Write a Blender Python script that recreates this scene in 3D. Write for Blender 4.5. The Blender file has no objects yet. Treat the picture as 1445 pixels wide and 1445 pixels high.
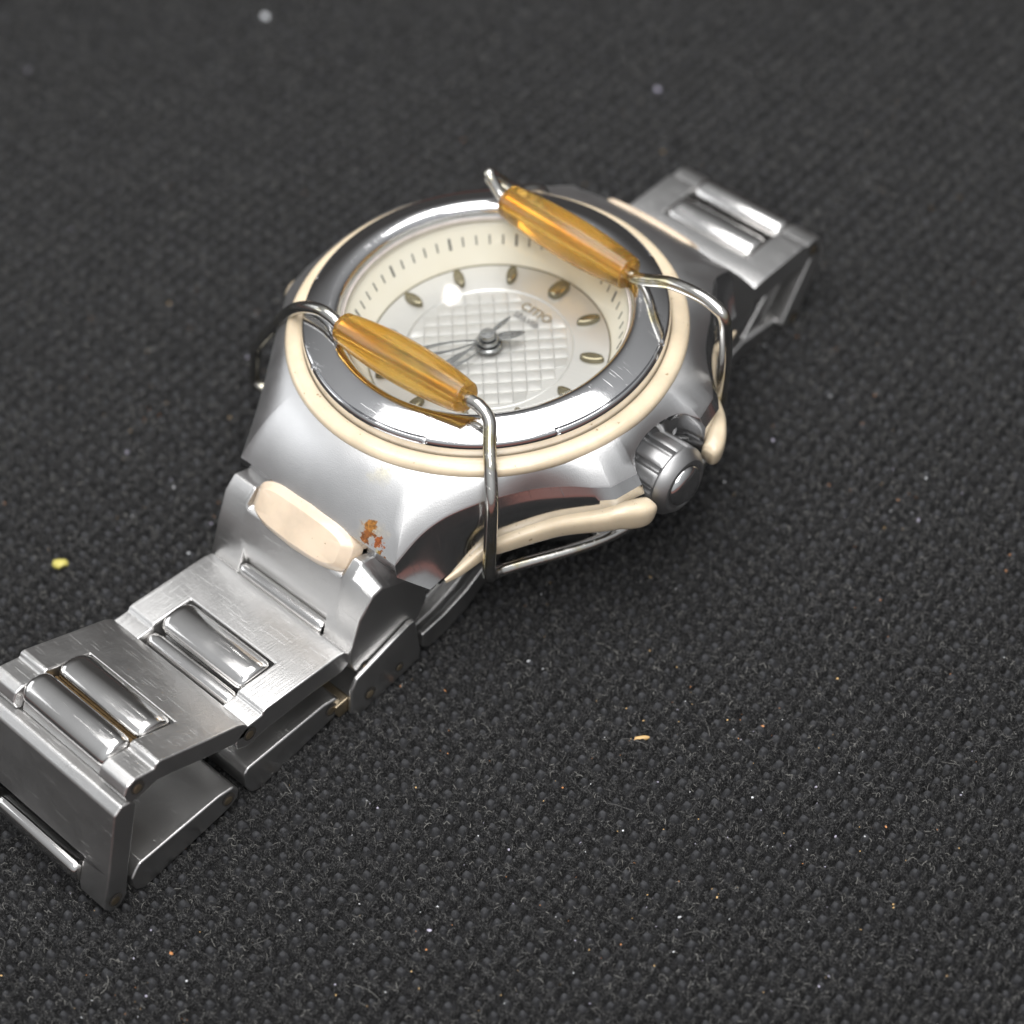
import bpy, bmesh, math, random
import numpy as np
from math import sin, cos, pi, radians
from mathutils import Vector, Matrix

random.seed(4)
rng = np.random.default_rng(4)
scene = bpy.context.scene
COL = scene.collection
# ---------------------------------------------------------------- camera
# one unit is the radius of the cream ring (about 16 mm); z = 0 is the ring's lower edge, +y is twelve o'clock
cam_d = bpy.data.cameras.new('camera')
cam = bpy.data.objects.new('camera', cam_d)
COL.objects.link(cam)
cr = Vector((0.733296179, 0.677556555, -0.056513970))
cu = -Vector((0.484751312, -0.579288716, -0.655317289))
cb = -Vector((-0.476752430, 0.453146443, -0.753236631))
mw = Matrix((cr, cu, cb)).transposed().to_4x4()
mw.translation = (5.5397318, -5.2032868, 7.2762983)
cam.matrix_world = mw
cam_d.sensor_width = 36.0
cam_d.lens = 74.757
cam_d.clip_start = 0.05
cam_d.clip_end = 500.0
cam_d.dof.use_dof = True
cam_d.dof.focus_distance = 9.86
cam_d.dof.aperture_fstop = 0.42
scene.camera = cam
# ---------------------------------------------------------------- light
world = bpy.data.worlds.new('World')
scene.world = world
world.use_nodes = True
bg = world.node_tree.nodes['Background']
# a plain room: brightest overhead, falling off smoothly to the floor
wn = world.node_tree
w_tc = wn.nodes.new('ShaderNodeTexCoord')
w_sx = wn.nodes.new('ShaderNodeVectorMath')
w_sx.operation = 'DOT_PRODUCT'
w_sx.inputs[1].default_value = (0.28, -0.37, 0.886)
w_rp = wn.nodes.new('ShaderNodeValToRGB')
wn.links.new(w_tc.outputs['Generated'], w_sx.inputs[0])
w_mr = wn.nodes.new('ShaderNodeMapRange')
w_mr.inputs['From Min'].default_value = -1.0
wn.links.new(w_sx.outputs['Value'], w_mr.inputs['Value'])
wn.links.new(w_mr.outputs[0], w_rp.inputs['Fac'])
w_e = w_rp.color_ramp.elements
w_e[0].position, w_e[0].color = 0.44, (0.085, 0.082, 0.08, 1)
w_e[1].position, w_e[1].color = 1.0, (0.92, 0.94, 0.96, 1)
w_m = w_e.new(0.74)
w_m.color = (0.50, 0.505, 0.51, 1)
wn.links.new(w_rp.outputs[0], bg.inputs[0])
bg.inputs[1].default_value = 0.56


def area(name, loc, target, sx, sy, energy, color):
    d = bpy.data.lights.new(name, 'AREA')
    d.shape = 'RECTANGLE'
    d.size = sx
    d.size_y = sy
    d.energy = energy
    d.color = color
    o = bpy.data.objects.new(name, d)
    COL.objects.link(o)
    o.location = loc
    o.rotation_euler = (Vector(target) - Vector(loc)).to_track_quat('-Z', 'Y').to_euler()
    return o


area('ceiling_panel', (-0.6, 0.4, 10.5), (-0.6, 0.4, 0), 9.5, 9.5, 900, (1.0, 0.985, 0.965))
area('window_panel', (6.0, -5.6, 11.8), (0, 0, -0.3), 8.0, 8.0, 760, (1.0, 0.98, 0.955))
area('side_window', (-10.5, -5.5, 5.2), (0, 0, -0.4), 8.0, 5.0, 165, (0.97, 0.985, 1.0))
area('small_lamp', (-5.124, 4.404, 6.189), (-0.227, -0.008, 0.06), 0.022, 0.055, 1.4, (1.0, 0.98, 0.95))
vs = scene.view_settings
vs.view_transform = 'Standard'
vs.look = 'None'
vs.exposure = 0.55
vs.gamma = 1.0
# ---------------------------------------------------------------- materials


def new_mat(name):
    m = bpy.data.materials.new(name)
    m.use_nodes = True
    nt = m.node_tree
    b = nt.nodes['Principled BSDF']
    return m, nt, b


def node(nt, t, **kw):
    n = nt.nodes.new(t)
    for k, v in kw.items():
        setattr(n, k, v)
    return n


def coords(nt, scale=(1, 1, 1), rot=(0, 0, 0)):
    tc = node(nt, 'ShaderNodeTexCoord')
    mp = node(nt, 'ShaderNodeMapping')
    mp.inputs['Scale'].default_value = scale
    mp.inputs['Rotation'].default_value = rot
    nt.links.new(tc.outputs['Object'], mp.inputs['Vector'])
    return mp.outputs['Vector']


def noise(nt, vec, scale, detail=3, rough=0.5):
    n = node(nt, 'ShaderNodeTexNoise')
    n.inputs['Scale'].default_value = scale
    n.inputs['Detail'].default_value = detail
    n.inputs['Roughness'].default_value = rough
    nt.links.new(vec, n.inputs['Vector'])
    return n.outputs['Fac']


def ramp(nt, fac, stops):
    r = node(nt, 'ShaderNodeValToRGB')
    e = r.color_ramp.elements
    while len(e) > 1:
        e.remove(e[-1])
    for i, (p, c) in enumerate(stops):
        el = e[0] if i == 0 else e.new(p)
        el.position = p
        el.color = (c, c, c, 1) if isinstance(c, (int, float)) else (*c, 1)
    nt.links.new(fac, r.inputs['Fac'])
    return r.outputs['Color']


def bump(nt, b, height, strength, dist, prev=None):
    n = node(nt, 'ShaderNodeBump')
    n.inputs['Strength'].default_value = strength
    n.inputs['Distance'].default_value = dist
    nt.links.new(height, n.inputs['Height'])
    if prev is not None:
        nt.links.new(prev, n.inputs['Normal'])
    nt.links.new(n.outputs['Normal'], b.inputs['Normal'])
    return n.outputs['Normal']


def maprange(nt, v, a, b_, c, d):
    n = node(nt, 'ShaderNodeMapRange')
    n.inputs['From Min'].default_value = a
    n.inputs['From Max'].default_value = b_
    n.inputs['To Min'].default_value = c
    n.inputs['To Max'].default_value = d
    nt.links.new(v, n.inputs['Value'])
    return n.outputs['Result']


def scratches(nt, scale=6.0, rots=(0.4, 1.9)):
    """thin, sparse scratch lines as a height map"""
    out = None
    for i, r in enumerate(rots):
        v = coords(nt, (scale, scale * 22, scale), (0.2 * i, 0.1, r))
        f = noise(nt, v, 1.0, 1, 0.4)
        line = ramp(nt, f, [(0.0, 0.0), (0.70, 0.0), (0.735, 1.0), (0.76, 0.0)])
        if out is None:
            out = line
        else:
            a = node(nt, 'ShaderNodeMath', operation='MAXIMUM')
            nt.links.new(out, a.inputs[0])
            nt.links.new(line, a.inputs[1])
            out = a.outputs[0]
    return out


def steel(name, col, rough, rvar=0.06, grain=0.0, grain_scale=220, brush=None, brush_s=0.0, scr=0.0):
    m, nt, b = new_mat(name)
    b.inputs['Metallic'].default_value = 1.0
    v = coords(nt)
    n1 = noise(nt, v, 7.0, 4, 0.6)
    cm = node(nt, 'ShaderNodeMixRGB')
    cm.inputs[1].default_value = (*[c * 0.92 for c in col], 1)
    cm.inputs[2].default_value = (*col, 1)
    nt.links.new(n1, cm.inputs[0])
    nt.links.new(cm.outputs[0], b.inputs['Base Color'])
    nt.links.new(maprange(nt, n1, 0.3, 0.7, rough - rvar, rough + rvar), b.inputs['Roughness'])
    prev = None
    if grain:
        prev = bump(nt, b, noise(nt, v, grain_scale, 2, 0.6), grain, 0.002)
    if brush:
        prev = bump(nt, b, noise(nt, coords(nt, brush), 1.0, 3, 0.65), brush_s, 0.002, prev)
    if scr:
        bump(nt, b, scratches(nt), scr, 0.0015, prev)
    return m


M_MATTE = steel('bead_blasted_steel', (0.71, 0.71, 0.715), 0.37, 0.02, grain=0.42, grain_scale=170)
M_BRUSH = steel('brushed_steel', (0.71, 0.705, 0.70), 0.33, 0.025, grain=0.22, grain_scale=170, brush=(120, 4, 30), brush_s=0.45, scr=0.35)
M_POL = steel('polished_steel', (0.70, 0.70, 0.705), 0.07, 0.025, grain=0.02, grain_scale=60, scr=0.10)
M_FLANK = steel('polished_flank_steel', (0.70, 0.70, 0.705), 0.15, 0.03, grain=0.06, grain_scale=60, scr=0.3)
M_BEZEL = steel('polished_bezel_steel', (0.74, 0.74, 0.75), 0.08, 0.03, grain=0.05, grain_scale=75, scr=0.10)
M_BAR = steel('polished_bar_steel', (0.72, 0.71, 0.70), 0.13, 0.05, brush=(4, 160, 160), brush_s=0.08, scr=0.08)
M_CROWN = steel('crown_steel', (0.44, 0.44, 0.445), 0.45, 0.04, grain=0.15)
M_WIRE = steel('wire_steel', (0.62, 0.61, 0.585), 0.17, 0.08, grain=0.14, grain_scale=34, scr=0.3)
nt = M_WIRE.node_tree
b = nt.nodes['Principled BSDF']
old = b.inputs['Base Color'].links[0].from_socket
wv = coords(nt)
tint = ramp(nt, noise(nt, wv, 6.5, 3, 0.6), [(0.0, 0.0), (0.54, 0.0), (0.68, 0.8)])
mx = node(nt, 'ShaderNodeMixRGB')
nt.links.new(tint, mx.inputs[0])
nt.links.new(old, mx.inputs[1])
mx.inputs[2].default_value = (0.52, 0.46, 0.26, 1)
nt.links.new(mx.outputs[0], b.inputs['Base Color'])
M_HAND = steel('hand_steel', (0.40, 0.41, 0.42), 0.26, 0.03)
M_PIN = steel('pin_brass', (0.58, 0.48, 0.34), 0.38, 0.1)
M_HOLE_SHADE, nt, b = new_mat('hole_shade')  # near-black colour standing in for the shade inside drilled holes
b.inputs['Base Color'].default_value = (0.03, 0.026, 0.022, 1)
b.inputs['Roughness'].default_value = 0.9

# rust flecks and yellow residue on the matte case, each blotch with its own place


def add_stains(m, spots, seed=0.0):
    nt = m.node_tree
    b = nt.nodes['Principled BSDF']
    out = [n for n in nt.nodes if n.type == 'OUTPUT_MATERIAL'][0]
    tc = node(nt, 'ShaderNodeTexCoord')
    last = b.outputs[0]
    for k, (c, rad, colr, dens, nscale, soft) in enumerate(spots):
        d = node(nt, 'ShaderNodeVectorMath', operation='DISTANCE')
        nt.links.new(tc.outputs['Object'], d.inputs[0])
        d.inputs[1].default_value = c
        fall = maprange(nt, d.outputs['Value'], 0.0, rad, 0.42, -0.25)
        nz = noise(nt, tc.outputs['Object'], nscale, 3, 0.55)
        a = node(nt, 'ShaderNodeMath', operation='ADD')
        nt.links.new(fall, a.inputs[0])
        nt.links.new(nz, a.inputs[1])
        mask = ramp(nt, a.outputs[0], [(0.0, 0.0), (0.74 - dens, 0.0), (0.78 - dens + soft, 1.0 if soft < 0.1 else 0.55)])
        s = node(nt, 'ShaderNodeBsdfPrincipled')
        two = ramp(nt, noise(nt, tc.outputs['Object'], 70, 3, 0.7), [(0.35, tuple(q_ * 0.45 for q_ in colr)), (0.52, colr), (0.70, tuple(min(1, q_ * 1.5) for q_ in colr))])
        nt.links.new(two, s.inputs['Base Color'])
        s.inputs['Roughness'].default_value = 0.65
        mx = node(nt, 'ShaderNodeMixShader')
        nt.links.new(mask, mx.inputs[0])
        nt.links.new(last, mx.inputs[1])
        nt.links.new(s.outputs[0], mx.inputs[2])
        last = mx.outputs[0]
    nt.links.new(last, out.inputs['Surface'])


add_stains(M_MATTE, [
    ((0.35, -1.19, -0.25), 0.22, (0.42, 0.34, 0.20), 0.06, 7, 0.30),
    ((0.325, -1.180, -0.235), 0.16, (0.30, 0.125, 0.02), 0.0, 15, 0.02),
    ((0.345, -1.210, -0.26), 0.11, (0.20, 0.065, 0.010), 0.02, 34, 0.03),
    ((0.414, -1.205, -0.265), 0.09, (0.26, 0.065, 0.010), 0.02, 38, 0.02),
    ((0.440, -1.235, -0.30), 0.085, (0.22, 0.07, 0.012), 0.03, 48, 0.03),
    ((0.295, -1.06, -0.185), 0.095, (0.20, 0.075, 0.015), 0.04, 42, 0.03),
    ((0.45, -1.26, -0.36), 0.14, (0.36, 0.30, 0.07), 0.12, 12, 0.10),
    ((0.28, -0.985, -0.05), 0.16, (0.52, 0.47, 0.30), 0.06, 8, 0.30),
])


def cream(name, col):
    m, nt, b = new_mat(name)
    v = coords(nt)
    n1 = noise(nt, v, 5.0, 4, 0.6)
    base = ramp(nt, n1, [(0.25, tuple(c * 0.80 for c in col)), (0.6, col), (0.8, tuple(min(1, c * 1.05) for c in col))])
    sp = ramp(nt, noise(nt, v, 30.0, 3, 0.6), [(0.0, 1.0), (0.27, 1.0), (0.315, 0.0)])
    mx = node(nt, 'ShaderNodeMixRGB')
    nt.links.new(sp, mx.inputs[0])
    nt.links.new(base, mx.inputs[1])
    mx.inputs[2].default_value = (0.36, 0.27, 0.16, 1)
    nt.links.new(mx.outputs[0], b.inputs['Base Color'])
    b.inputs['Roughness'].default_value = 0.30
    b.inputs['Coat Weight'].default_value = 0.5
    b.inputs['Coat Roughness'].default_value = 0.12
    b.inputs['Subsurface Weight'].default_value = 0.15
    b.inputs['Subsurface Radius'].default_value = (0.05, 0.035, 0.02)
    bump(nt, b, noise(nt, v, 26, 3, 0.6), 0.12, 0.004)
    return m


M_CREAM = cream('cream_enamel', (0.72, 0.60, 0.435))
M_INSERT = cream('cream_insert', (0.73, 0.595, 0.455))
M_FLANGE, nt, b = new_mat('ivory_flange')
v = coords(nt)
nt.links.new(ramp(nt, noise(nt, v, 3, 3), [(0.3, (0.89, 0.85, 0.73)), (0.7, (0.91, 0.88, 0.79))]), b.inputs['Base Color'])
b.inputs['Roughness'].default_value = 0.4
M_TICK, nt, b = new_mat('tick_print')
b.inputs['Base Color'].default_value = (0.16, 0.16, 0.15, 1)
b.inputs['Roughness'].default_value = 0.5
M_PRINT, nt, b = new_mat('grey_print')
b.inputs['Base Color'].default_value = (0.24, 0.24, 0.245, 1)
b.inputs['Roughness'].default_value = 0.4
M_LOGO = steel('applied_logo_steel', (0.66, 0.61, 0.53), 0.25, 0.03)

M_DIAL, nt, b = new_mat('silver_sunray_dial')
b.inputs['Metallic'].default_value = 0.55
tc = node(nt, 'ShaderNodeTexCoord')
sx = node(nt, 'ShaderNodeSeparateXYZ')
nt.links.new(tc.outputs['Object'], sx.inputs[0])
at = node(nt, 'ShaderNodeMath', operation='ARCTAN2')
nt.links.new(sx.outputs[1], at.inputs[0])
nt.links.new(sx.outputs[0], at.inputs[1])
cx = node(nt, 'ShaderNodeCombineXYZ')
nt.links.new(at.outputs[0], cx.inputs[0])
nz = noise(nt, cx.outputs[0], 70, 3, 0.7)
nt.links.new(ramp(nt, nz, [(0.3, (0.53, 0.53, 0.525)), (0.7, (0.60, 0.60, 0.59))]), b.inputs['Base Color'])
b.inputs['Roughness'].default_value = 0.36
bump(nt, b, nz, 0.12, 0.002)

M_MARK, nt, b = new_mat('olive_gold_marker')
b.inputs['Metallic'].default_value = 0.8
b.inputs['Base Color'].default_value = (0.25, 0.225, 0.155, 1)
b.inputs['Roughness'].default_value = 0.22

M_AMBER, nt, b = new_mat('amber_bead')
v = coords(nt)
nt.links.new(ramp(nt, noise(nt, v, 3.5, 3), [(0.3, (0.89, 0.46, 0.055)), (0.7, (0.94, 0.66, 0.20))]), b.inputs['Base Color'])
b.inputs['Roughness'].default_value = 0.19
b.inputs['IOR'].default_value = 1.5
b.inputs['Transmission Weight'].default_value = 0.88
b.inputs['Subsurface Weight'].default_value = 0.3
b.inputs['Subsurface Radius'].default_value = (0.12, 0.05, 0.01)
bump(nt, b, noise(nt, v, 14, 4, 0.6), 0.05, 0.006)

M_GLASS = bpy.data.materials.new('mineral_crystal')
M_GLASS.use_nodes = True
nt = M_GLASS.node_tree
nt.nodes.clear()
o_ = node(nt, 'ShaderNodeOutputMaterial')
mx = node(nt, 'ShaderNodeMixShader')
fr = node(nt, 'ShaderNodeFresnel')
fr.inputs['IOR'].default_value = 1.45
tr = node(nt, 'ShaderNodeBsdfTransparent')
tr.inputs[0].default_value = (0.985, 0.985, 0.975, 1)
gl = node(nt, 'ShaderNodeBsdfGlossy')
gl.inputs['Roughness'].default_value = 0.006
nt.links.new(fr.outputs[0], mx.inputs[0])
nt.links.new(tr.outputs[0], mx.inputs[1])
nt.links.new(gl.outputs[0], mx.inputs[2])
nt.links.new(mx.outputs[0], o_.inputs['Surface'])

M_CLOTH, nt, b = new_mat('black_bonded_cloth')
v = coords(nt)
fine = noise(nt, v, 95, 5, 0.85)
mid = noise(nt, v, 28, 3, 0.6)
big = noise(nt, v, 0.7, 3, 0.5)
c1 = ramp(nt, fine, [(0.36, (0.004, 0.004, 0.0045)), (0.47, (0.011, 0.011, 0.012)), (0.55, (0.068, 0.068, 0.070)), (0.64, (0.27, 0.267, 0.262))])
bd = node(nt, 'ShaderNodeAttribute')
bd.attribute_name = 'bond'
fused = ramp(nt, noise(nt, v, 120, 3, 0.6), [(0.3, (0.070, 0.072, 0.078)), (0.7, (0.108, 0.110, 0.119))])
bm_ = node(nt, 'ShaderNodeMixRGB')
nt.links.new(bd.outputs['Fac'], bm_.inputs[0])
nt.links.new(c1, bm_.inputs[1])
nt.links.new(fused, bm_.inputs[2])
mm = node(nt, 'ShaderNodeMixRGB', blend_type='MULTIPLY')
mm.inputs[0].default_value = 1.0
nt.links.new(bm_.outputs[0], mm.inputs[1])
nt.links.new(ramp(nt, mid, [(0.2, 0.7), (0.8, 1.25)]), mm.inputs[2])
nt.links.new(mm.outputs[0], b.inputs['Base Color'])
nt.links.new(maprange(nt, bd.outputs['Fac'], 0, 1, 0.85, 0.48), b.inputs['Roughness'])
b.inputs['Specular IOR Level'].default_value = 0.35
pn = bump(nt, b, fine, 1.0, 0.016)
bump(nt, b, mid, 0.4, 0.025, pn)

M_FIBRE, nt, b = new_mat('cloth_fibre')
hi = node(nt, 'ShaderNodeHairInfo')
nt.links.new(ramp(nt, hi.outputs['Random'], [(0.0, (0.012, 0.012, 0.013)), (0.5, (0.045, 0.045, 0.046)), (0.85, (0.12, 0.118, 0.114)), (1.0, (0.26, 0.255, 0.24))]), b.inputs['Base Color'])
b.inputs['Roughness'].default_value = 0.5

M_REFLECT_TABLE, nt, b = new_mat('red_reflector_wood')  # red-brown chosen for the reflection it gives the polished flank
v = coords(nt, (0.5, 6, 1))
nt.links.new(ramp(nt, noise(nt, v, 2.0, 5, 0.6), [(0.3, (0.10, 0.022, 0.012)), (0.7, (0.19, 0.045, 0.025))]), b.inputs['Base Color'])
b.inputs['Roughness'].default_value = 0.4


def plain(name, col, rough=0.6, emis=None):
    m, nt, b = new_mat(name)
    v = coords(nt)
    nt.links.new(ramp(nt, noise(nt, v, 30, 2), [(0.3, tuple(c * 0.8 for c in col)), (0.7, col)]), b.inputs['Base Color'])
    b.inputs['Roughness'].default_value = rough
    return m


# ---------------------------------------------------------------- helpers
ROOTS = {}


def root(name, label, cat, loc):
    o = bpy.data.objects.new(name, None)
    COL.objects.link(o)
    o.location = loc
    o.empty_display_size = 0.3
    o['label'] = label
    o['category'] = cat
    return o


def link(name, me, mat, parent=None, smooth=40, bevel=0.0, seg=2):
    """mesh data holds scene coordinates; a part of an Empty is shifted back by the Empty's place"""
    o = bpy.data.objects.new(name, me)
    COL.objects.link(o)
    if mat is not None:
        me.materials.append(mat)
    if parent is not None:
        o.parent = parent
        if parent.type == 'EMPTY':
            o.location = -parent.location
    if smooth:
        me.shade_smooth()
        me.set_sharp_from_angle(angle=radians(smooth))
    if bevel:
        md = o.modifiers.new('bevel', 'BEVEL')
        md.width = bevel
        md.segments = seg
        md.limit_method = 'ANGLE'
        md.angle_limit = radians(32)
        md.harden_normals = True
    return o


def mesh(name, verts, faces):
    me = bpy.data.meshes.new(name)
    me.from_pydata([tuple(v) for v in verts], [], [tuple(f) for f in faces])
    me.update()
    return me


def fix(me):
    bm = bmesh.new()
    bm.from_mesh(me)
    bmesh.ops.remove_doubles(bm, verts=bm.verts, dist=1e-5)
    bmesh.ops.recalc_face_normals(bm, faces=bm.faces)
    bm.to_mesh(me)
    bm.free()
    return me


def lathe(name, prof, n=192, close=False, cz=0.0):
    """revolve (r, z) round the z axis"""
    vs_, fs = [], []
    m = len(prof)
    for i in range(n):
        a = 2 * pi * i / n
        for r, z in prof:
            vs_.append((r * cos(a), r * sin(a), z))
    for i in range(n):
        j = (i + 1) % n
        for k in range(m if close else m - 1):
            l = (k + 1) % m
            fs.append((i * m + k, j * m + k, j * m + l, i * m + l))
    return fix(mesh(name, vs_, fs))


class MB:
    def __init__(s):
        s.v, s.f = [], []

    def prism(s, poly, x0, x1, taper=0.0):
        """polygon of (y, z) extruded along x"""
        n, b0 = len(poly), len(s.v)
        for x in (x0, x1):
            for y, z in poly:
                s.v.append((x, y, z))
        for i in range(n):
            j = (i + 1) % n
            s.f.append((b0 + i, b0 + j, b0 + n + j, b0 + n + i))
        s.f.append(tuple(b0 + i for i in range(n))[::-1])
        s.f.append(tuple(b0 + n + i for i in range(n)))
        return s

    def loft(s, pa, xa, pb, xb):
        n, b0 = len(pa), len(s.v)
        s.v += [(xa, y, z) for y, z in pa] + [(xb, y, z) for y, z in pb]
        for i in range(n):
            j = (i + 1) % n
            s.f.append((b0 + i, b0 + j, b0 + n + j, b0 + n + i))
        s.f.append(tuple(b0 + i for i in range(n))[::-1])
        s.f.append(tuple(b0 + n + i for i in range(n)))
        return s

    def tube(s, pts, rad, n=12, cap=True, sq=1.0):
        pts = [Vector(p) for p in pts]
        rads = rad if isinstance(rad, (list, tuple)) else [rad] * len(pts)
        b0 = len(s.v)
        up = None
        for i, p in enumerate(pts):
            t = (pts[min(i + 1, len(pts) - 1)] - pts[max(i - 1, 0)]).normalized()
            if up is None:
                up = Vector((0, 0, 1)) if abs(t.z) < 0.9 else Vector((0, 1, 0))
            e1 = t.cross(up).normalized()
            up = e1.cross(t).normalized()
            r = rads[i]
            ru, rv = r if isinstance(r, (list, tuple)) else (r, r)
            for k in range(n):
                a = 2 * pi * k / n
                ca, sa = cos(a), sin(a)
                ca, sa = math.copysign(abs(ca) ** sq, ca), math.copysign(abs(sa) ** sq, sa)
                s.v.append(p + e1 * (ru * ca) + up * (rv * sa))
        for i in range(len(pts) - 1):
            for k in range(n):
                l = (k + 1) % n
                s.f.append((b0 + i * n + k, b0 + i * n + l, b0 + (i + 1) * n + l, b0 + (i + 1) * n + k))
        if cap:
            s.f.append(tuple(b0 + k for k in range(n))[::-1])
            e = b0 + (len(pts) - 1) * n
            s.f.append(tuple(e + k for k in range(n)))
        return s

    def me(s, name):
        return fix(mesh(name, s.v, s.f))


def spline(P, per=8):
    """Catmull-Rom through points (rows of any width)"""
    P = np.array(P, float)
    out = []
    n = len(P)
    for i in range(n - 1):
        p0, p1, p2, p3 = P[max(i - 1, 0)], P[i], P[i + 1], P[min(i + 2, n - 1)]
        for k in range(per):
            t = k / per
            out.append(0.5 * ((2 * p1) + (-p0 + p2) * t + (2 * p0 - 5 * p1 + 4 * p2 - p3) * t * t + (-p0 + 3 * p1 - 3 * p2 + p3) * t ** 3))
    out.append(P[-1])
    return np.array(out)


# ================================================================ SETTING: cloth on an added, unseen table
ZC = -1.165
PITCH = 0.0925
cs, sn = cos(radians(-2.0)), sin(radians(-2.0))
H = rng.random((64, 64))


def vnoise(x, y, f, table=H):
    X, Y = x * f, y * f
    xi, yi = np.floor(X).astype(int), np.floor(Y).astype(int)
    fx, fy = X - xi, Y - yi
    fx, fy = fx * fx * (3 - 2 * fx), fy * fy * (3 - 2 * fy)
    g = lambda i, j: table[i % 64, j % 64]
    return (g(xi, yi) * (1 - fx) + g(xi + 1, yi) * fx) * (1 - fy) + (g(xi, yi + 1) * (1 - fx) + g(xi + 1, yi + 1) * fx) * fy


JIT = rng.random((97, 97, 3))


def cloth_h(x, y, bond=False):
    u, w = (x * cs - y * sn) / PITCH, (x * sn + y * cs) / PITCH
    u = u + 0.22 * (vnoise(x, y, 3.1) - 0.5)
    w = w + 0.22 * (vnoise(x + 7, y + 3, 3.1) - 0.5)
    iu, iw = np.round(u).astype(int), np.round(w).astype(int)
    j = JIT[iu % 97, iw % 97]
    du, dw = np.abs(u - iu - 0.12 * (j[..., 0] - 0.5)), np.abs(w - iw - 0.12 * (j[..., 1] - 0.5))
    half = 0.215 + 0.06 * (j[..., 2] - 0.5)
    d = np.maximum(du, dw) - half            # square bonded point, < 0 inside
    wall = np.clip((d - 0.02) / 0.12, 0, 1)
    wall = wall * wall * (3 - 2 * wall)
    puff = np.clip(np.sin(np.pi * np.clip((d + 0.02) / 0.66, 0, 1)), 0, 1)
    fuzz = 0.35 * vnoise(x, y, 38.0) + 0.65 * vnoise(x + 3, y + 9, 74.0)
    moat = np.exp(-((d - 0.055) / 0.075) ** 2)
    h = 0.066 * wall * (0.30 + 0.70 * puff + 1.4 * (fuzz - 0.5)) + (1 - wall) * (0.034 + 0.020 * np.clip(1 - ((d + half) / half) ** 2, 0, 1)) - 0.050 * moat
    if bond:
        return 1 - wall
    return h + 0.02 * (vnoise(x, y, 0.55) - 0.5)


# fine sheet over the part in view, in a frame turned to the camera's bearing, and a plain border round it
ez = Vector((cam.matrix_world.col[2][0], cam.matrix_world.col[2][1], 0)).normalized() * -1
ex = Vector((ez.y, -ez.x, 0))
EX, EZ = np.array(ex[:2]), np.array(ez[:2])
step = 0.0086
a = np.arange(-3.9, 3.9, step)
c = np.arange(-3.75, 5.4, step)
A, C_ = np.meshgrid(a, c, indexing='ij')
depthw = 2.9 + 0.16 * (C_ + 3.6)
O0 = np.array((0.0, 0.0))
keep_w = np.abs(A) < depthw
X = O0[0] + A * EX[0] + C_ * EZ[0]
Y = O0[1] + A * EX[1] + C_ * EZ[1]
Z = ZC + cloth_h(X, Y) - 0.02
na, nc = A.shape
idx = np.arange(na * nc).reshape(na, nc)
q = np.stack([idx[:-1, :-1], idx[1:, :-1], idx[1:, 1:], idx[:-1, 1:]], -1).reshape(-1, 4)
kq = (keep_w[:-1, :-1] & keep_w[1:, 1:]).reshape(-1)
q = q[kq]
used = np.zeros(na * nc, bool)
used[q.ravel()] = True
remap = np.cumsum(used) - 1
q = remap[q]
V = np.stack([X, Y, Z], -1).reshape(-1, 3)[used]
me = bpy.data.meshes.new('cloth')
me.vertices.add(len(V))
me.vertices.foreach_set('co', V.ravel())
me.loops.add(q.size)
me.loops.foreach_set('vertex_index', q.ravel().astype(np.int32))
me.polygons.add(len(q))
me.polygons.foreach_set('loop_start', np.arange(0, q.size, 4, dtype=np.int32))
me.update(calc_edges=True)
at_ = me.attributes.new('bond', 'FLOAT', 'POINT')
at_.data.foreach_set('value', cloth_h(V[:, 0], V[:, 1], True).astype(np.float32))
cloth = link('cloth', me, M_CLOTH, None, smooth=180)
cloth['kind'] = 'structure'


def sheet(name, x0, x1, y0, y1, z, t, mat):
    m = MB().prism([(y0, z - t), (y1, z - t), (y1, z), (y0, z)], x0, x1)
    o = link(name, m.me(name), mat, None, smooth=30)
    o['kind'] = 'structure'
    return o


# the cloth's outer part lies a hair lower, so the fine sheet covers it
me = MB()
me.prism([(-4.15, ZC - 0.10), (12.0, ZC - 0.10), (12.0, ZC - 0.062), (-4.15, ZC - 0.062)], -10.0, 10.0)
me.v = [(v_[0] * EX[0] + v_[1] * EZ[0], v_[0] * EX[1] + v_[1] * EZ[1], v_[2]) for v_ in me.v]
brd = link('cloth_margin', me.me('cloth_margin'), M_CLOTH, None, smooth=30)
brd['kind'] = 'structure'
sheet('table', -30, 30, -30, 30, ZC - 0.12, 0.4, M_REFLECT_TABLE)  # never in view; added so the case flank reflects red-brown

# loose fibres standing in the puffs: nobody could count them
NF = 230000
fa = rng.uniform(-3.9, 3.9, NF)
fc = rng.uniform(-3.7, 5.3, NF)
fx_, fy_ = fa * EX[0] + fc * EZ[0], fa * EX[1] + fc * EZ[1]
ok_ = cloth_h(fx_, fy_, True) < 0.35
fx_, fy_ = fx_[ok_], fy_[ok_]
NF = len(fx_)
hz = cloth_h(fx_, fy_) - 0.02 + ZC
fl = rng.uniform(0.012, 0.042, NF)
fl[rng.random(NF) > 0.994] *= 3.5
fd = rng.uniform(0, 2 * np.pi, NF)
curl = rng.normal(0, 1.4, NF)
NP_ = 5
pos = np.zeros((NF, NP_, 3))
px_, py_ = fx_ - 0.5 * fl * np.cos(fd), fy_ - 0.5 * fl * np.sin(fd)
for k in range(NP_):
    t = k / (NP_ - 1)
    pos[:, k, 0], pos[:, k, 1] = px_, py_
    pos[:, k, 2] = hz - 0.004 + np.sin(np.pi * t) * rng.uniform(0.004, 0.018, NF)
    ang = fd + curl * t
    px_ = px_ + fl / (NP_ - 1) * np.cos(ang)
    py_ = py_ + fl / (NP_ - 1) * np.sin(ang)
hc = bpy.data.hair_curves.new('cloth_fibres')
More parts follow.
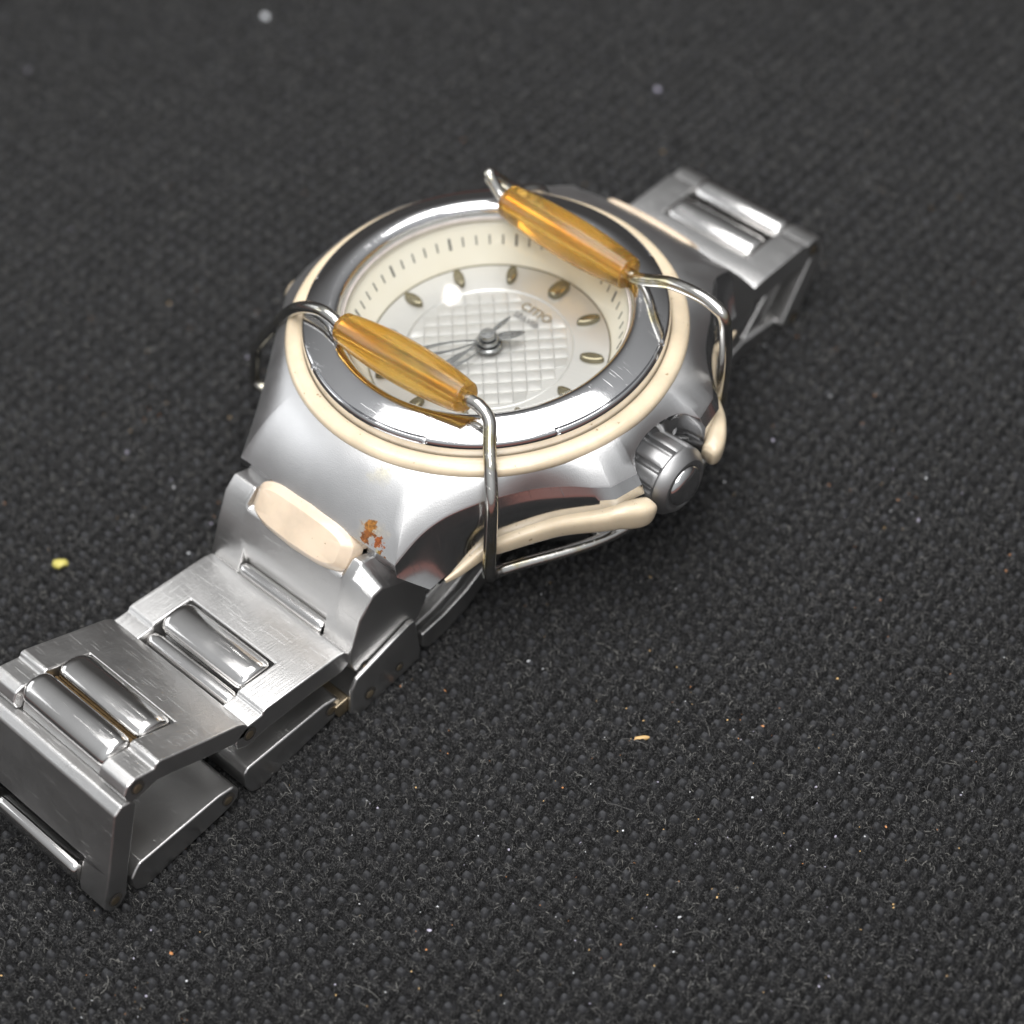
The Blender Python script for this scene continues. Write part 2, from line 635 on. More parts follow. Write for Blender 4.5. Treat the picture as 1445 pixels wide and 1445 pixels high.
hc.add_curves([NP_] * NF)
hc.points.foreach_set('position', pos.reshape(-1).astype(np.float32))
ra = hc.attributes.get('radius') or hc.attributes.new('radius', 'FLOAT', 'POINT')
ra.data.foreach_set('value', np.repeat(rng.uniform(0.0008, 0.0017, NF), NP_).astype(np.float32))
hc.materials.append(M_FIBRE)
fo = bpy.data.objects.new('cloth_fibres', hc)
COL.objects.link(fo)
fo['kind'] = 'stuff'
fo['label'] = 'fine loose fibres sticking up from the black cloth'

# ================================================================ THE WATCH
W = root('wristwatch', 'steel wristwatch with cream ring and silver dial lying on its folded bracelet', 'watch', (0, 0, ZC))
Y0 = 0.05          # middle of the case between the two pairs of horns

# ---- case -------------------------------------------------------
Tk = [(0.535, 1.275, -0.325), (0.56, 1.12, -0.232), (0.615, 1.0, -0.165), (0.70, 0.86, -0.125), (0.748, 0.78, -0.12),
      (0.835, 0.635, -0.125), (0.93, 0.525, -0.132), (1.03, 0.44, -0.14), (1.092, 0.375, -0.15)]
Bk = [(0.65, 1.18, -0.50), (0.655, 1.09, -0.49), (0.67, 1.0, -0.475), (0.685, 0.86, -0.45), (0.73, 0.79, -0.42),
      (0.835, 0.64, -0.38), (0.92, 0.54, -0.35), (1.055, 0.42, -0.315), (1.105, 0.36, -0.30)]
Ts, Bs = spline(Tk, 7), spline(Bk, 7)
# the nine o'clock side runs almost straight to its horns
Tl = spline([(0.535, 1.275, -0.325), (0.600, 1.13, -0.262), (0.695, 0.965, -0.215), (0.775, 0.845, -0.195), (0.855, 0.735, -0.182),
             (0.945, 0.610, -0.172), (1.010, 0.515, -0.163), (1.065, 0.435, -0.155), (1.092, 0.375, -0.150)], 7)
Bl = spline([(0.65, 1.18, -0.50), (0.68, 1.08, -0.49), (0.735, 0.96, -0.475), (0.80, 0.845, -0.45), (0.875, 0.735, -0.425),
             (0.955, 0.620, -0.39), (1.020, 0.52, -0.355), (1.075, 0.425, -0.32), (1.105, 0.36, -0.30)], 7)
nT = (1.127, 0.232, -0.155)
nB = (1.163, 0.222, -0.275)
# crown scoop: upper rim and floor, from the horn to the middle
scT = [(1.105, 0.215, -0.145), (1.075, 0.19, -0.125), (1.052, 0.15, -0.105), (1.04, 0.10, -0.095), (1.034, 0.05, -0.09), (1.032, 0.0, -0.09)]
scM = [(1.13, 0.212, -0.24), (1.08, 0.20, -0.225), (1.035, 0.175, -0.20), (1.005, 0.12, -0.18), (0.995, 0.06, -0.17), (0.992, 0.0, -0.17)]
scB = [(1.15, 0.215, -0.34), (1.06, 0.205, -0.42), (0.985, 0.19, -0.48), (0.965, 0.13, -0.5), (0.96, 0.06, -0.5), (0.96, 0.0, -0.5)]


def flank_mid(t, b_):
    t, b_ = np.array(t), np.array(b_)
    m = t * 0.62 + b_ * 0.38
    k = math.hypot(t[0], t[1])
    m[0], m[1] = t[0] * (1 + 0.034 / k), t[1] * (1 + 0.034 / k) * 0.7 + m[1] * 0.3
    return m


def half_side(sx, sy, notch):
    """from the horn end to the middle of the flank; rows are T, M, B"""
    rows = []
    TT, BB = (Ts, Bs) if sx > 0 else (Tl, Bl)
    for t, b_ in zip(TT, BB):
        rows.append((t, flank_mid(t, b_), b_))
    for k in (0.33, 0.66, 1.0):
        t = TT[-1] * (1 - k) + np.array(nT) * k
        b_ = BB[-1] * (1 - k) + np.array(nB) * k
        rows.append((t, flank_mid(t, b_), b_))
    if notch:
        for t, m, b_ in zip(scT, scM, scB):
            rows.append((np.array(t), np.array(m), np.array(b_)))
    else:
        for k in (0.25, 0.5, 0.75, 1.0):
            t = np.array((nT[0] + 0.012 * k, nT[1] * (1 - k), nT[2]))
            b_ = np.array((nB[0] + 0.012 * k, nB[1] * (1 - k), nB[2]))
            rows.append((t, (t + b_) / 2, b_))
    if sy > 0:       # the twelve o'clock horns are a little shorter and sit higher
        def fix12(p):
            k = min(1.0, max(0.0, (p[1] - 0.75) / 0.5))
            return p - np.array((0, 0.085 * k, -0.10 * k))
        rows = [tuple(fix12(np.array(p)) for p in r) for r in rows]
    f = np.array((sx, sy, 1.0))
    o = np.array((0, Y0, 0))
    return [tuple(p * f + o for p in r) for r in rows]


def end_rows(sy):
    """across the horn end from +x to -x, without the corners"""
    rows = []
    for x in np.linspace(0.48, -0.48, 13):
        k = abs(x) / 0.48
        if sy < 0:
            t = np.array((x, -1.262 + 0.035 * k ** 2, -0.268 - 0.05 * k ** 2.2))
        else:
            t = np.array((x, 1.225 + 0.01 * k ** 2, -0.165 - 0.055 * k ** 2.2))
        b_ = np.array((x * 1.2, sy * 1.19 + Y0, -0.52))
        b_[1] -= 0.08 if sy > 0 else 0.0
        rows.append((t, t * 0.5 + b_ * 0.5 + np.array((0, sy * 0.028, 0.01)), b_))
    return rows


r6 = half_side(1, -1, True)
r12 = half_side(1, 1, True)
l6 = half_side(-1, -1, False)
l12 = half_side(-1, 1, False)
loop = r6 + r12[::-1][1:] + end_rows(1) + l12 + l6[::-1][1:] + end_rows(-1)[::-1]
rows = []
for t, m, b_ in loop:
    az = math.atan2(t[1], t[0])
    c0 = np.array((0.985 * cos(az), 0.985 * sin(az), -0.016))
    d = t - c0
    col_ = [c0]
    for s_ in (0.15, 0.3, 0.5, 0.7, 0.86, 0.955):
        p = c0 + d * s_
        p[2] += abs(d[2]) * 0.55 * s_ * (1 - s_)
        col_.append(p)
    e = (m - t)
    col_ += [t * 1.0, t + e * 0.05, t + e * 0.5, m, m + (b_ - m) * 0.5, m + (b_ - m) * 0.94, b_]
    inn = np.array((b_[0] * 0.93, b_[1] * 0.93, b_[2] - 0.01))
    col_ += [inn, np.array((b_[0] * 0.90, b_[1] * 0.90, -0.62)), np.array((b_[0] * 0.80, b_[1] * 0.80, -0.75))]
    rows.append(col_)
nr, nk = len(rows), len(rows[0])
vv = [p for r in rows for p in r]
ff, fmat = [], []
for i in range(nr):
    j = (i + 1) % nr
    for k in range(nk - 1):
        ff.append((i * nk + k, j * nk + k, j * nk + k + 1, i * nk + k + 1))
        fmat.append(0 if k < 7 else 1)
ff.append(tuple(i * nk + nk - 1 for i in range(nr)))
fmat.append(1)
me = mesh('case', vv, ff)
me.materials.append(M_MATTE)
me.materials.append(M_FLANK)
me.polygons.foreach_set('material_index', fmat)
bm = bmesh.new()
bm.from_mesh(me)
bmesh.ops.recalc_face_normals(bm, faces=bm.faces)
bm.to_mesh(me)
bm.free()
case = link('case', me, None, W, smooth=34)

back = lathe('case_back', [(0.0, -0.80), (0.55, -0.80), (0.70, -0.78), (0.74, -0.74), (0.74, -0.70)], 96)
link('case_back', back, M_BRUSH, W)

# ---- cream ring under the bezel, bezel, crystal ------------------
ring = lathe('accent_ring', [(0.906, -0.02), (0.9085, 0.008), (0.912, 0.015), (0.918, 0.0190), (0.938, 0.0205), (0.962, 0.020), (0.980, 0.0145), (0.992, 0.006), (0.999, -0.007), (1.0, -0.03), (0.985, -0.04), (0.94, -0.04)], 256)
link('accent_ring', ring, M_CREAM, W, smooth=60)

prof = [(0.9070, -0.02), (0.9070, 0.018), (0.9078, 0.034), (0.9078, 0.050), (0.9072, 0.062), (0.9060, 0.072), (0.9035, 0.0815), (0.9015, 0.0870), (0.8985, 0.0918), (0.8945, 0.0955), (0.8925, 0.0965), (0.8865, 0.0992), (0.8845, 0.1000), (0.872, 0.1052),
        (0.857, 0.1110), (0.84, 0.1170), (0.825, 0.1218), (0.81, 0.1260), (0.797, 0.1292), (0.784, 0.1316), (0.772, 0.1328), (0.762, 0.1326), (0.752, 0.1308), (0.742, 0.1272), (0.733, 0.1218), (0.7255, 0.1145), (0.719, 0.104), (0.7145, 0.091), (0.7115, 0.073), (0.7105, 0.05), (0.7105, 0.0)]
NA = 720
vv, ff = [], []
for i in range(NA):
    az = 360.0 * i / NA
    off = ((az + 45) % 90) - 45          # angle from the nearest of 3, 6, 9 and 12 o'clock
    for r, z in prof:
        g = 0.0
        if abs(off) <= 25.2:
            if 0.886 < r < 0.893 and z > 0.08:
                g = 0.014
            if abs(off) > 24.3 and 0.886 < r < 0.908 and z > 0.08:
                g = 0.014
            if abs(off) <= 24.3 and 0.893 <= r < 0.908 and z > 0.08:
                g = 0.004
        vv.append((r * cos(radians(az)), r * sin(radians(az)), z - g))
m_ = len(prof)
for i in range(NA):
    j = (i + 1) % NA
    for k in range(m_ - 1):
        ff.append((i * m_ + k, j * m_ + k, j * m_ + k + 1, i * m_ + k + 1))
link('bezel', fix(mesh('bezel', vv, ff)), M_BEZEL, W, smooth=38)

gasket = lathe('crystal_gasket', [(0.7095, 0.066), (0.703, 0.066), (0.703, 0.040), (0.7095, 0.040)], 160, close=True)
link('crystal_gasket', gasket, plain('pale_gasket', (0.62, 0.56, 0.52), 0.35), W)
glass = lathe('crystal', [(0.0, 0.060), (0.35, 0.0605), (0.66, 0.060), (0.699, 0.058), (0.7025, 0.052)], 128)
link('crystal', glass, M_GLASS, W, smooth=60)

# ---- dial, flange with minute ticks -------------------------------
ZD = -0.17
flange = lathe('flange', [(0.7025, 0.052), (0.70, 0.040), (0.655, -0.066), (0.614, -0.160), (0.610, -0.1695)], 192)
flange_o = link('flange', flange, M_FLANGE, W, smooth=60)
tick = None
fa0, fa1 = np.array((0.70, 0.040)), np.array((0.614, -0.160))
dirv = (fa1 - fa0) / np.linalg.norm(fa1 - fa0)
nrm = np.array((-dirv[1], dirv[0]))
if nrm[1] < 0:
    nrm = -nrm
tick_me = {}
for big_ in (False, True):
    s0, s1 = (0.27, 0.56) if big_ else (0.30, 0.53)
    hw = 0.0065 if big_ else 0.0038
    pts = []
    for s_ in (s0, s1):
        for d_ in (-hw, hw):
            p = fa0 + (fa1 - fa0) * s_ + nrm * 0.0025
            pts.append((d_, p[0], p[1]))
    lo = [(x_, p0 - nrm[0] * 0.003, p1 - nrm[1] * 0.003) for x_, p0, p1 in pts]
    me = mesh('minute_tick', pts + lo, [(0, 1, 3, 2), (4, 6, 7, 5), (0, 4, 5, 1), (2, 3, 7, 6), (0, 2, 6, 4), (1, 5, 7, 3)])
    me.materials.append(M_TICK)
    tick_me[big_] = me
for mnt in range(60):
    a_cw = 6.0 * mnt
    s_ = ((a_cw + 180) % 360) - 180
    if not -122 <= s_ <= 80:
        continue
    o = bpy.data.objects.new('minute_tick', tick_me[mnt % 5 == 0])
    COL.objects.link(o)
    o.parent = flange_o
    o.rotation_euler = (0, 0, radians(-a_cw))

# dial plate: a flat rim and a raised waffle field turned 45 degrees
RW = 0.415
pw = 0.0715
bm = bmesh.new()
nseg = 160
prev = None
for r, z in ((0.64, ZD), (0.46, ZD), (RW + 0.012, ZD), (RW + 0.004, ZD - 0.006), (RW, ZD - 0.004)):
    cur = [bm.verts.new((r * cos(2 * pi * i / nseg), r * sin(2 * pi * i / nseg), z)) for i in range(nseg)]
    if prev:
        for i in range(nseg):
            bm.faces.new((prev[i], prev[(i + 1) % nseg], cur[(i + 1) % nseg], cur[i]))
    prev = cur
bm.faces.new(prev)
c45 = math.sqrt(0.5)
for iu in range(-7, 8):
    for iv in range(-7, 8):
        u0, v0 = iu * pw, iv * pw
        if math.hypot(u0, v0) > RW - pw * 0.30:
            continue
        def P(u, v_, z):
            k = math.hypot(u, v_)
            if k > RW - 0.006:
                u, v_ = u * (RW - 0.006) / k, v_ * (RW - 0.006) / k
            return bm.verts.new(((u - v_) * c45, (u + v_) * c45, z))
        h1, h2, h3 = pw * 0.47, pw * 0.40, pw * 0.20
        rings = []
        for hh, zz in ((pw * 0.488, ZD - 0.0035), (pw * 0.458, ZD - 0.0002), (pw * 0.43, ZD + 0.0003)):
            rings.append([P(u0 + su * hh, v0 + sv * hh, zz) for su, sv in ((-1, -1), (1, -1), (1, 1), (-1, 1))])
        for k in range(2):
            for i in range(4):
                bm.faces.new((rings[k][i], rings[k][(i + 1) % 4], rings[k + 1][(i + 1) % 4], rings[k + 1][i]))
        bm.faces.new(rings[-1])
bmesh.ops.recalc_face_normals(bm, faces=bm.faces)
for f in bm.faces:
    if f.normal.z < -0.5:
        f.normal_flip()
me = bpy.data.meshes.new('dial')
bm.to_mesh(me)
bm.free()
dial = link('dial', me, M_DIAL, W, smooth=20)
link('dial_rim', lathe('dial_rim', [(0.603, ZD + 0.0005), (0.604, ZD + 0.0045), (0.608, ZD + 0.005), (0.610, ZD + 0.001)], 160), M_MARK, W, smooth=50)

# applied hour markers, leaf shaped with a flat crown


def marker_mesh(L, Wd, Ht, blunt):
    bm = bmesh.new()
    n = 24
    rings = []
    for k, (s_, z) in enumerate(((1.0, 0.0), (1.0, Ht * 0.55), (0.9, Ht * 0.9), (0.62, Ht), (0.55, Ht * 0.86))):
        cur = []
        for i in range(n):
            a_ = 2 * pi * i / n
            yy = cos(a_)
            ww = abs(sin(a_)) ** blunt * (1 if sin(a_) >= 0 else -1)
            cur.append(bm.verts.new((ww * Wd * s_, yy * L * (1 - (1 - s_) * 0.55), z)))
        if rings:
            for i in range(n):
                bm.faces.new((rings[-1][i], cur[i], cur[(i + 1) % n], rings[-1][(i + 1) % n]))
        rings.append(cur)
    bm.faces.new(rings[-1])
    bmesh.ops.recalc_face_normals(bm, faces=bm.faces)
    me = bpy.data.meshes.new('hour_marker')
    bm.to_mesh(me)
    bm.free()
    me.materials.append(M_MARK)
    me.shade_smooth()
    me.set_sharp_from_angle(angle=radians(40))
    return me


mk, mk12 = marker_mesh(0.062, 0.027, 0.032, 1.1), marker_mesh(0.064, 0.040, 0.036, 0.55)
for h in range(12):
    if h == 5:      # under the near bezel edge, wholly out of sight
        pass
    o = bpy.data.objects.new('hour_marker', mk12 if h == 0 else mk)
    COL.objects.link(o)
    o.parent = dial
    a_ = radians(90 - 30 * h)
    o.location = (0.525 * cos(a_), 0.525 * sin(a_), ZD - 0.001)
    o.rotation_euler = (0, 0, a_ - pi / 2)


def text_mesh(name, body, size, depth, loc, rz, mat, parent, space=1.0):
    cu_ = bpy.data.curves.new(name, 'FONT')
    cu_.body = body
    cu_.size = size
    cu_.extrude = depth
    cu_.align_x = 'CENTER'
    cu_.space_character = space
    to = bpy.data.objects.new(name, cu_)
    COL.objects.link(to)
    bpy.context.view_layer.update()
    dg = bpy.context.evaluated_depsgraph_get()
    me = bpy.data.meshes.new_from_object(to.evaluated_get(dg))
    me.name = name
    bpy.data.objects.remove(to)
    bpy.data.curves.remove(cu_)
    me.materials.clear()
    me.materials.append(mat)
    o = bpy.data.objects.new(name, me)
    COL.objects.link(o)
    o.parent = parent
    o.location = loc
    o.rotation_euler = (0, 0, rz)
    return o


text_mesh('applied_logo', 'CITIO', 0.072, 0.002, (0.022, 0.308, ZD + 0.009), 0.0, M_LOGO, dial, 1.02)
text_mesh('printed_line', 'SEAVIB', 0.050, 0.001, (0.012, 0.245, ZD + 0.0075), 0.0, M_PRINT, dial, 1.05)

# ---- hands --------------------------------------------------------


def leaf_outline(L0, L1, w, n=12):
    pts = []
    for i in range(n + 1):
        t = i / n
        pts.append((w * sin(pi * t) ** 0.75, L0 + (L1 - L0) * t))
    return pts


def hand(name, z, cw, L, w, tail, hub, slot=True, tw=0.026):
    bm = bmesh.new()
    th = 0.008
    n = 14

    def band(outer, inner):
        for zz, flip in ((z + th, False), (z, True)):
            vo = [bm.verts.new((x, y, zz)) for x, y in outer]
            vi = [bm.verts.new((x, y, zz)) for x, y in inner]
            k = len(vo)
            for i in range(k):
                j = (i + 1) % k
                f = (vo[i], vo[j], vi[j], vi[i])
                bm.faces.new(f[::-1] if flip else f)
            if flip:
                for i in range(k):
                    j = (i + 1) % k
                    bm.faces.new((vo[i], vo[j], up_o[j], up_o[i]))
                    bm.faces.new((up_i[i], up_i[j], vi[j], vi[i]))
            else:
                up_o, up_i = vo, vi

    def closed(half):
        return half + [(-x, y) for x, y in half[::-1][1:-1]]
    out = closed(leaf_outline(0.03, L, w, n))
    if slot:
        inn = closed(leaf_outline(0.055, L * 0.70, w * 0.70, n))
        band(out, inn)
    else:
        inn = closed(leaf_outline(0.035, L * 0.985, w * 0.05, n))
        band(out, inn)
    tl = closed([(x, -y) for x, y in leaf_outline(0.02, tail, tw, n)])
    band(tl, closed([(x, -y) for x, y in leaf_outline(0.03, tail * 0.96, tw * 0.06, n)]))
    for r0, z0, z1 in ((hub, z - 0.004, z + th + 0.008),):
        seq = [(r0, z0), (r0, z1 - 0.006), (r0 * 0.9, z1), (r0 * 0.45, z1 + 0.001), (0.0005, z1 + 0.002)]
        k = 32
        pr = None
        for r, zz in seq:
            cur = [bm.verts.new((r * cos(2 * pi * i / k), r * sin(2 * pi * i / k), zz)) for i in range(k)]
            if pr:
                for i in range(k):
                    bm.faces.new((pr[i], pr[(i + 1) % k], cur[(i + 1) % k], cur[i]))
            pr = cur
    bmesh.ops.recalc_face_normals(bm, faces=bm.faces)
    bmesh.ops.rotate(bm, verts=bm.verts, cent=(0, 0, 0), matrix=Matrix.Rotation(radians(-cw), 3, 'Z'))
    me = bpy.data.meshes.new(name)
    bm.to_mesh(me)
    bm.free()
    return link(name, me, M_HAND, W, smooth=35)


hand('hour_hand', -0.145, 192, 0.33, 0.034, 0.10, 0.070)
hand('minute_hand', -0.115, 215, 0.50, 0.036, 0.19, 0.056)
hand('second_hand', -0.085, 180, 0.50, 0.006, 0.17, 0.042, slot=False, tw=0.012)

# ---- crown --------------------------------------------------------
CY, CZ = 0.055, -0.375
bm = bmesh.new()
NFL = 10
n = NFL * 12
seq = [(0.955, 0.10), (0.965, 0.160), (0.975, 0.174), (0.985, 0.180), (1.06, 0.183), (1.138, 0.183), (1.150, 0.180), (1.156, 0.178), (1.166, 0.182), (1.180, 0.179), (1.214, 0.150), (1.222, 0.140),
       (1.2225, 0.126), (1.212, 0.120), (1.212, 0.112)]
pr = None
for k, (x, r) in enumerate(seq):
    cur = []
    for i in range(n):
        a_ = 2 * pi * i / n
        ph = (i % 12) / 12.0
        rr = r
        if 2 <= k <= 6:
            g = math.exp(-((ph - 0.5) / 0.14) ** 4)      # one narrow groove per flute
            fade = 1.0 if k < 6 else 0.35
            rr = r - 0.032 * g * fade
        cur.append(bm.verts.new((x, CY + rr * cos(a_), CZ + rr * sin(a_))))
    if pr:
        for i in range(n):
            bm.faces.new((pr[i], pr[(i + 1) % n], cur[(i + 1) % n], cur[i]))
    pr = cur
bm.faces.new(pr)
bmesh.ops.recalc_face_normals(bm, faces=bm.faces)
me = bpy.data.meshes.new('crown')
bm.to_mesh(me)
bm.free()
crown = link('crown', me, M_CROWN, W, smooth=32)
bm = bmesh.new()
pr = None
for x, r in ((1.206, 0.111), (1.222, 0.110), (1.235, 0.101), (1.249, 0.078), (1.258, 0.045), (1.261, 0.001)):
    cur = [bm.verts.new((x, CY + r * cos(2 * pi * i / 48), CZ + r * sin(2 * pi * i / 48))) for i in range(48)]
    if pr:
        for i in range(48):
            bm.faces.new((pr[i], pr[(i + 1) % 48], cur[(i + 1) % 48], cur[i]))
    pr = cur
bmesh.ops.recalc_face_normals(bm, faces=bm.faces)
me = bpy.data.meshes.new('crown_cap')
bm.to_mesh(me)
bm.free()
link('crown_cap', me, M_POL, crown, smooth=60)

# ---- cream side trims, four of them, hugging the lower edge -------
tr_r = [0.010, 0.022, 0.033, 0.041, 0.046, 0.050, 0.056, 0.062]
tr_path = [(b_[0] + 0.006 + 0.012 * k_ / 7, b_[1], b_[2] - 0.35 * r_ - 0.020, r_) for k_, (b_, r_) in enumerate(zip(Bk[1:], tr_r))]
tr_path += [(1.160, 0.308, -0.350, 0.066), (1.184, 0.262, -0.358, 0.066), (1.192, 0.230, -0.362, 0.058), (1.193, 0.212, -0.364, 0.042)]
tp = spline(tr_path, 6)
for sx in (1, -1):
    for sy in (-1, 1):
        mb = MB()
        mb.tube([(p[0] * sx, p[1] * sy + Y0, p[2]) for p in tp], [(p[3] * 0.80, p[3] * 1.18) for p in tp], 24, True, 0.62)
        link('side_trim', mb.me('side_trim'), M_CREAM, W, smooth=50)

# ---- cream inserts at both ends of the case -----------------------


def insert(sy, zoff=0.0):
    """a faceted cushion lying across the slanting end of the case"""
    bm = bmesh.new()
    yc, zc = -1.322, -0.352
    du = Vector((0, -0.60, -0.80)) if False else Vector((0, -0.64, -0.768))     # down the slope
    dn = Vector((0, -0.768, 0.64))                                              # outwards
    n = 48
    rings = []
    for s_, h in ((1.0, -0.06), (1.0, 0.006), (0.98, 0.014), (0.72, 0.050), (0.69, 0.052), (0.4, 0.053), (0.02, 0.054)):
        cur = []
        for i in range(n):
            a_ = 2 * pi * i / n
            ca, sa = cos(a_), sin(a_)
            x = 0.325 * (abs(ca) ** 0.30) * (1 if ca >= 0 else -1)
            v_ = 0.122 * (abs(sa) ** 0.42) * (1 if sa >= 0 else -1)
            x *= 1 - (1 - max(s_, 0.69)) * 0.5
            if s_ < 0.69:
                x *= s_ / 0.69
            v_ *= 1 - 0.30 * (abs(x) / 0.335) ** 2.5
            v_ *= s_
            p = Vector((x, yc, zc)) + du * v_ + dn * (h - 0.02 * (x / 0.335) ** 2)
            cur.append(bm.verts.new((p.x, p.y * -sy - (0.075 if sy > 0 else 0.0), p.z + zoff)))
        if rings:
            for i in range(n):
                bm.faces.new((rings[-1][i], cur[i], cur[(i + 1) % n], rings[-1][(i + 1) % n]))
        rings.append(cur)
    bm.faces.new(rings[-1])
    bmesh.ops.recalc_face_normals(bm, faces=bm.faces)
    me = bpy.data.meshes.new('end_insert')
    bm.to_mesh(me)
    bm.free()
    return link('end_insert', me, M_INSERT, W, smooth=24)


insert(-1)
insert(1, 0.115)

# ---- bracelet -----------------------------------------------------
HW = 0.48


def lk(name, polys, mat=M_BRUSH, bev=0.012):
    mb = MB()
    for p_ in polys:
        if len(p_) == 4:
            mb.loft(*p_)
        else:
            mb.prism(*p_)
    return link(name, mb.me(name), mat, W, smooth=30, bevel=bev, seg=3)


def bar(parent, y, z, ry, rz, x0=-0.288, x1=0.288, mat=M_BAR, name='polished_bar', ext=0.0, tilt=0.0):
    mb = MB()
    xs = [x0 - ext, x0, x0 + 0.006, x0 + 0.022, x0 + 0.045, x1 - 0.045, x1 - 0.022, x1 - 0.006, x1, x1 + ext]
    ss = [0.0, 0.72, 0.86, 0.96, 1.0, 1.0, 0.96, 0.86, 0.72, 0.0]
    xs, ss = xs[1:-1], ss[1:-1]
    n = 28
    for x, s_ in zip(xs, ss):
        for i in range(n):
            a_ = 2 * pi * i / n
            yy, zz = ry * s_ * cos(a_), rz * s_ * sin(a_)
            mb.v.append((x, y + yy * cos(tilt) - zz * sin(tilt), z + yy * sin(tilt) + zz * cos(tilt)))
    for i in range(len(xs) - 1):
        for k in range(n):
            l = (k + 1) % n
            mb.f.append((i * n + k, i * n + l, (i + 1) * n + l, (i + 1) * n + k))
    mb.f.append(tuple(range(n))[::-1])
    mb.f.append(tuple((len(xs) - 1) * n + k for k in range(n)))
    return link(name, mb.me(name), mat, parent, smooth=40)


def pin(parent, y, z, r=0.026, x=HW, side=1):
    """a drilled hole: dark recess with a brass pin end inside"""
    r *= 1.12
    mb = MB()
    n = 20
    for k, (xx, rr) in enumerate(((x + 0.0035, r * 1.12), (x + 0.0042, r), (x + 0.0036, r * 0.4))):
        for i in range(n):
            mb.v.append((xx * side, y + rr * cos(2 * pi * i / n), z + rr * sin(2 * pi * i / n)))
    for k in range(2):
        for i in range(n):
            j = (i + 1) % n
            mb.f.append((k * n + i, k * n + j, (k + 1) * n + j, (k + 1) * n + i))
    link('pin_hole_shade', mb.me('pin_hole_shade'), M_HOLE_SHADE, parent, smooth=30)  # flat disc on the link face, hole shade put into its colour
    mb = MB()
    for k, (xx, rr) in enumerate(((x + 0.0045, r * 0.70), (x + 0.006, r * 0.60), (x + 0.0065, r * 0.3), (x + 0.0066, 0.0005))):
        for i in range(n):
            mb.v.append((xx * side, y - r * 0.12 + rr * cos(2 * pi * i / n), z - r * 0.1 + rr * sin(2 * pi * i / n)))
    for k in range(3):
        for i in range(n):
            j = (i + 1) % n
            mb.f.append((k * n + i, k * n + j, (k + 1) * n + j, (k + 1) * n + i))
    link('pin_end', mb.me('pin_end'), M_PIN, parent, smooth=30)




def skin(sections):
    """sections of (x, polygon) with equal point counts, skinned into one closed body"""
    mb = MB()
    n = len(sections[0][1])
    for x, poly in sections:
        mb.v += [(x, y, z) for y, z in poly]
    for k in range(len(sections) - 1):
        for i in range(n):
            j = (i + 1) % n
            mb.f.append((k * n + i, k * n + j, (k + 1) * n + j, (k + 1) * n + i))
    mb.f.append(tuple(range(n))[::-1])
    mb.f.append(tuple((len(sections) - 1) * n + i for i in range(n)))
    return mb


def carved(name, body, cutters, mat=M_BRUSH, bev=0.011):
    """a solid with notches cut out of it, as one mesh"""
    o = bpy.data.objects.new(name, body.me(name))
    COL.objects.link(o)
    tmp = []
    for poly, x0, x1 in cutters:
        c_ = bpy.data.objects.new('notch', MB().prism(poly, x0, x1).me('notch'))
        COL.objects.link(c_)
        md = o.modifiers.new('cut', 'BOOLEAN')
        md.operation = 'DIFFERENCE'
        md.object = c_
        tmp.append(c_)
    bpy.context.view_layer.update()
    me = bpy.data.meshes.new_from_object(o.evaluated_get(bpy.context.evaluated_depsgraph_get()))
    for c_ in tmp + [o]:
        d = c_.data
        bpy.data.objects.remove(c_)
        bpy.data.meshes.remove(d)
    me.name = name
    me.materials.clear()
    return link(name, me, mat, W, smooth=30, bevel=bev, seg=3)


def box(y0, y1, z0, z1):
    return [(y0, z0), (y1, z0), (y1, z1), (y0, z1)]


# end piece on the six o'clock side, with a notch for the first barrel
e_low = [(-1.545, -0.735), (-1.553, -0.80), (-1.535, -0.87), (-1.50, -0.915), (-1.40, -0.98), (-1.10, -0.86), (-1.03, -0.78)]
e_arm = [(-1.08, -0.57), (-1.20, -0.46), (-1.345, -0.4145), (-1.386, -0.425), (-1.4555, -0.54)] + e_low
e_shd = [(-1.08, -0.53), (-1.20, -0.385), (-1.305, -0.345), (-1.380, -0.400), (-1.4555, -0.54)] + e_low
e_tip = [(-1.04, -0.62), (-1.14, -0.535), (-1.292, -0.458), (-1.362, -0.468), (-1.456, -0.555)] + e_low
end6 = carved('end_link', skin([(-0.50, e_shd), (-0.345, e_shd), (-0.330, e_arm), (0.322, e_arm), (0.334, e_shd), (0.385, e_shd), (0.500, e_tip)]),
              [([(-1.478, -0.585), (-1.70, -0.585), (-1.70, -1.10), (-1.36, -1.10), (-1.37, -0.80), (-1.48, -0.79)], -0.298, 0.298)])
bar(end6, -1.515, -0.715, 0.036, 0.036, -0.292, 0.292, name='hinge_barrel')
pin(end6, -1.475, -0.880, 0.028, 0.501)
# side notch by the horn
# second link
p2 = [(-1.535, -0.735), (-1.56, -0.705), (-1.60, -0.692), (-1.79, -0.666), (-2.055, -0.632), (-2.075, -0.636), (-2.086, -0.652), (-2.185, -0.642), (-2.235, -0.660), (-2.262, -0.70), (-2.255, -0.745), (-2.21, -0.772),
      (-2.08, -0.768), (-1.79, -0.79), (-1.60, -0.82), (-1.545, -0.80)]
link2 = carved('bracelet_link', skin([(-HW, p2), (HW, p2)]), [(box(-2.40, -1.838, -1.0, -0.4), -0.298, 0.298)])
bar(link2, -1.948, -0.678, 0.106, 0.060, -0.293, 0.293, tilt=-0.12)
bar(link2, -2.105, -0.712, 0.052, 0.052, -0.297, 0.297, name='hinge_barrel')
pin(link2, -2.175, -0.700, 0.030)
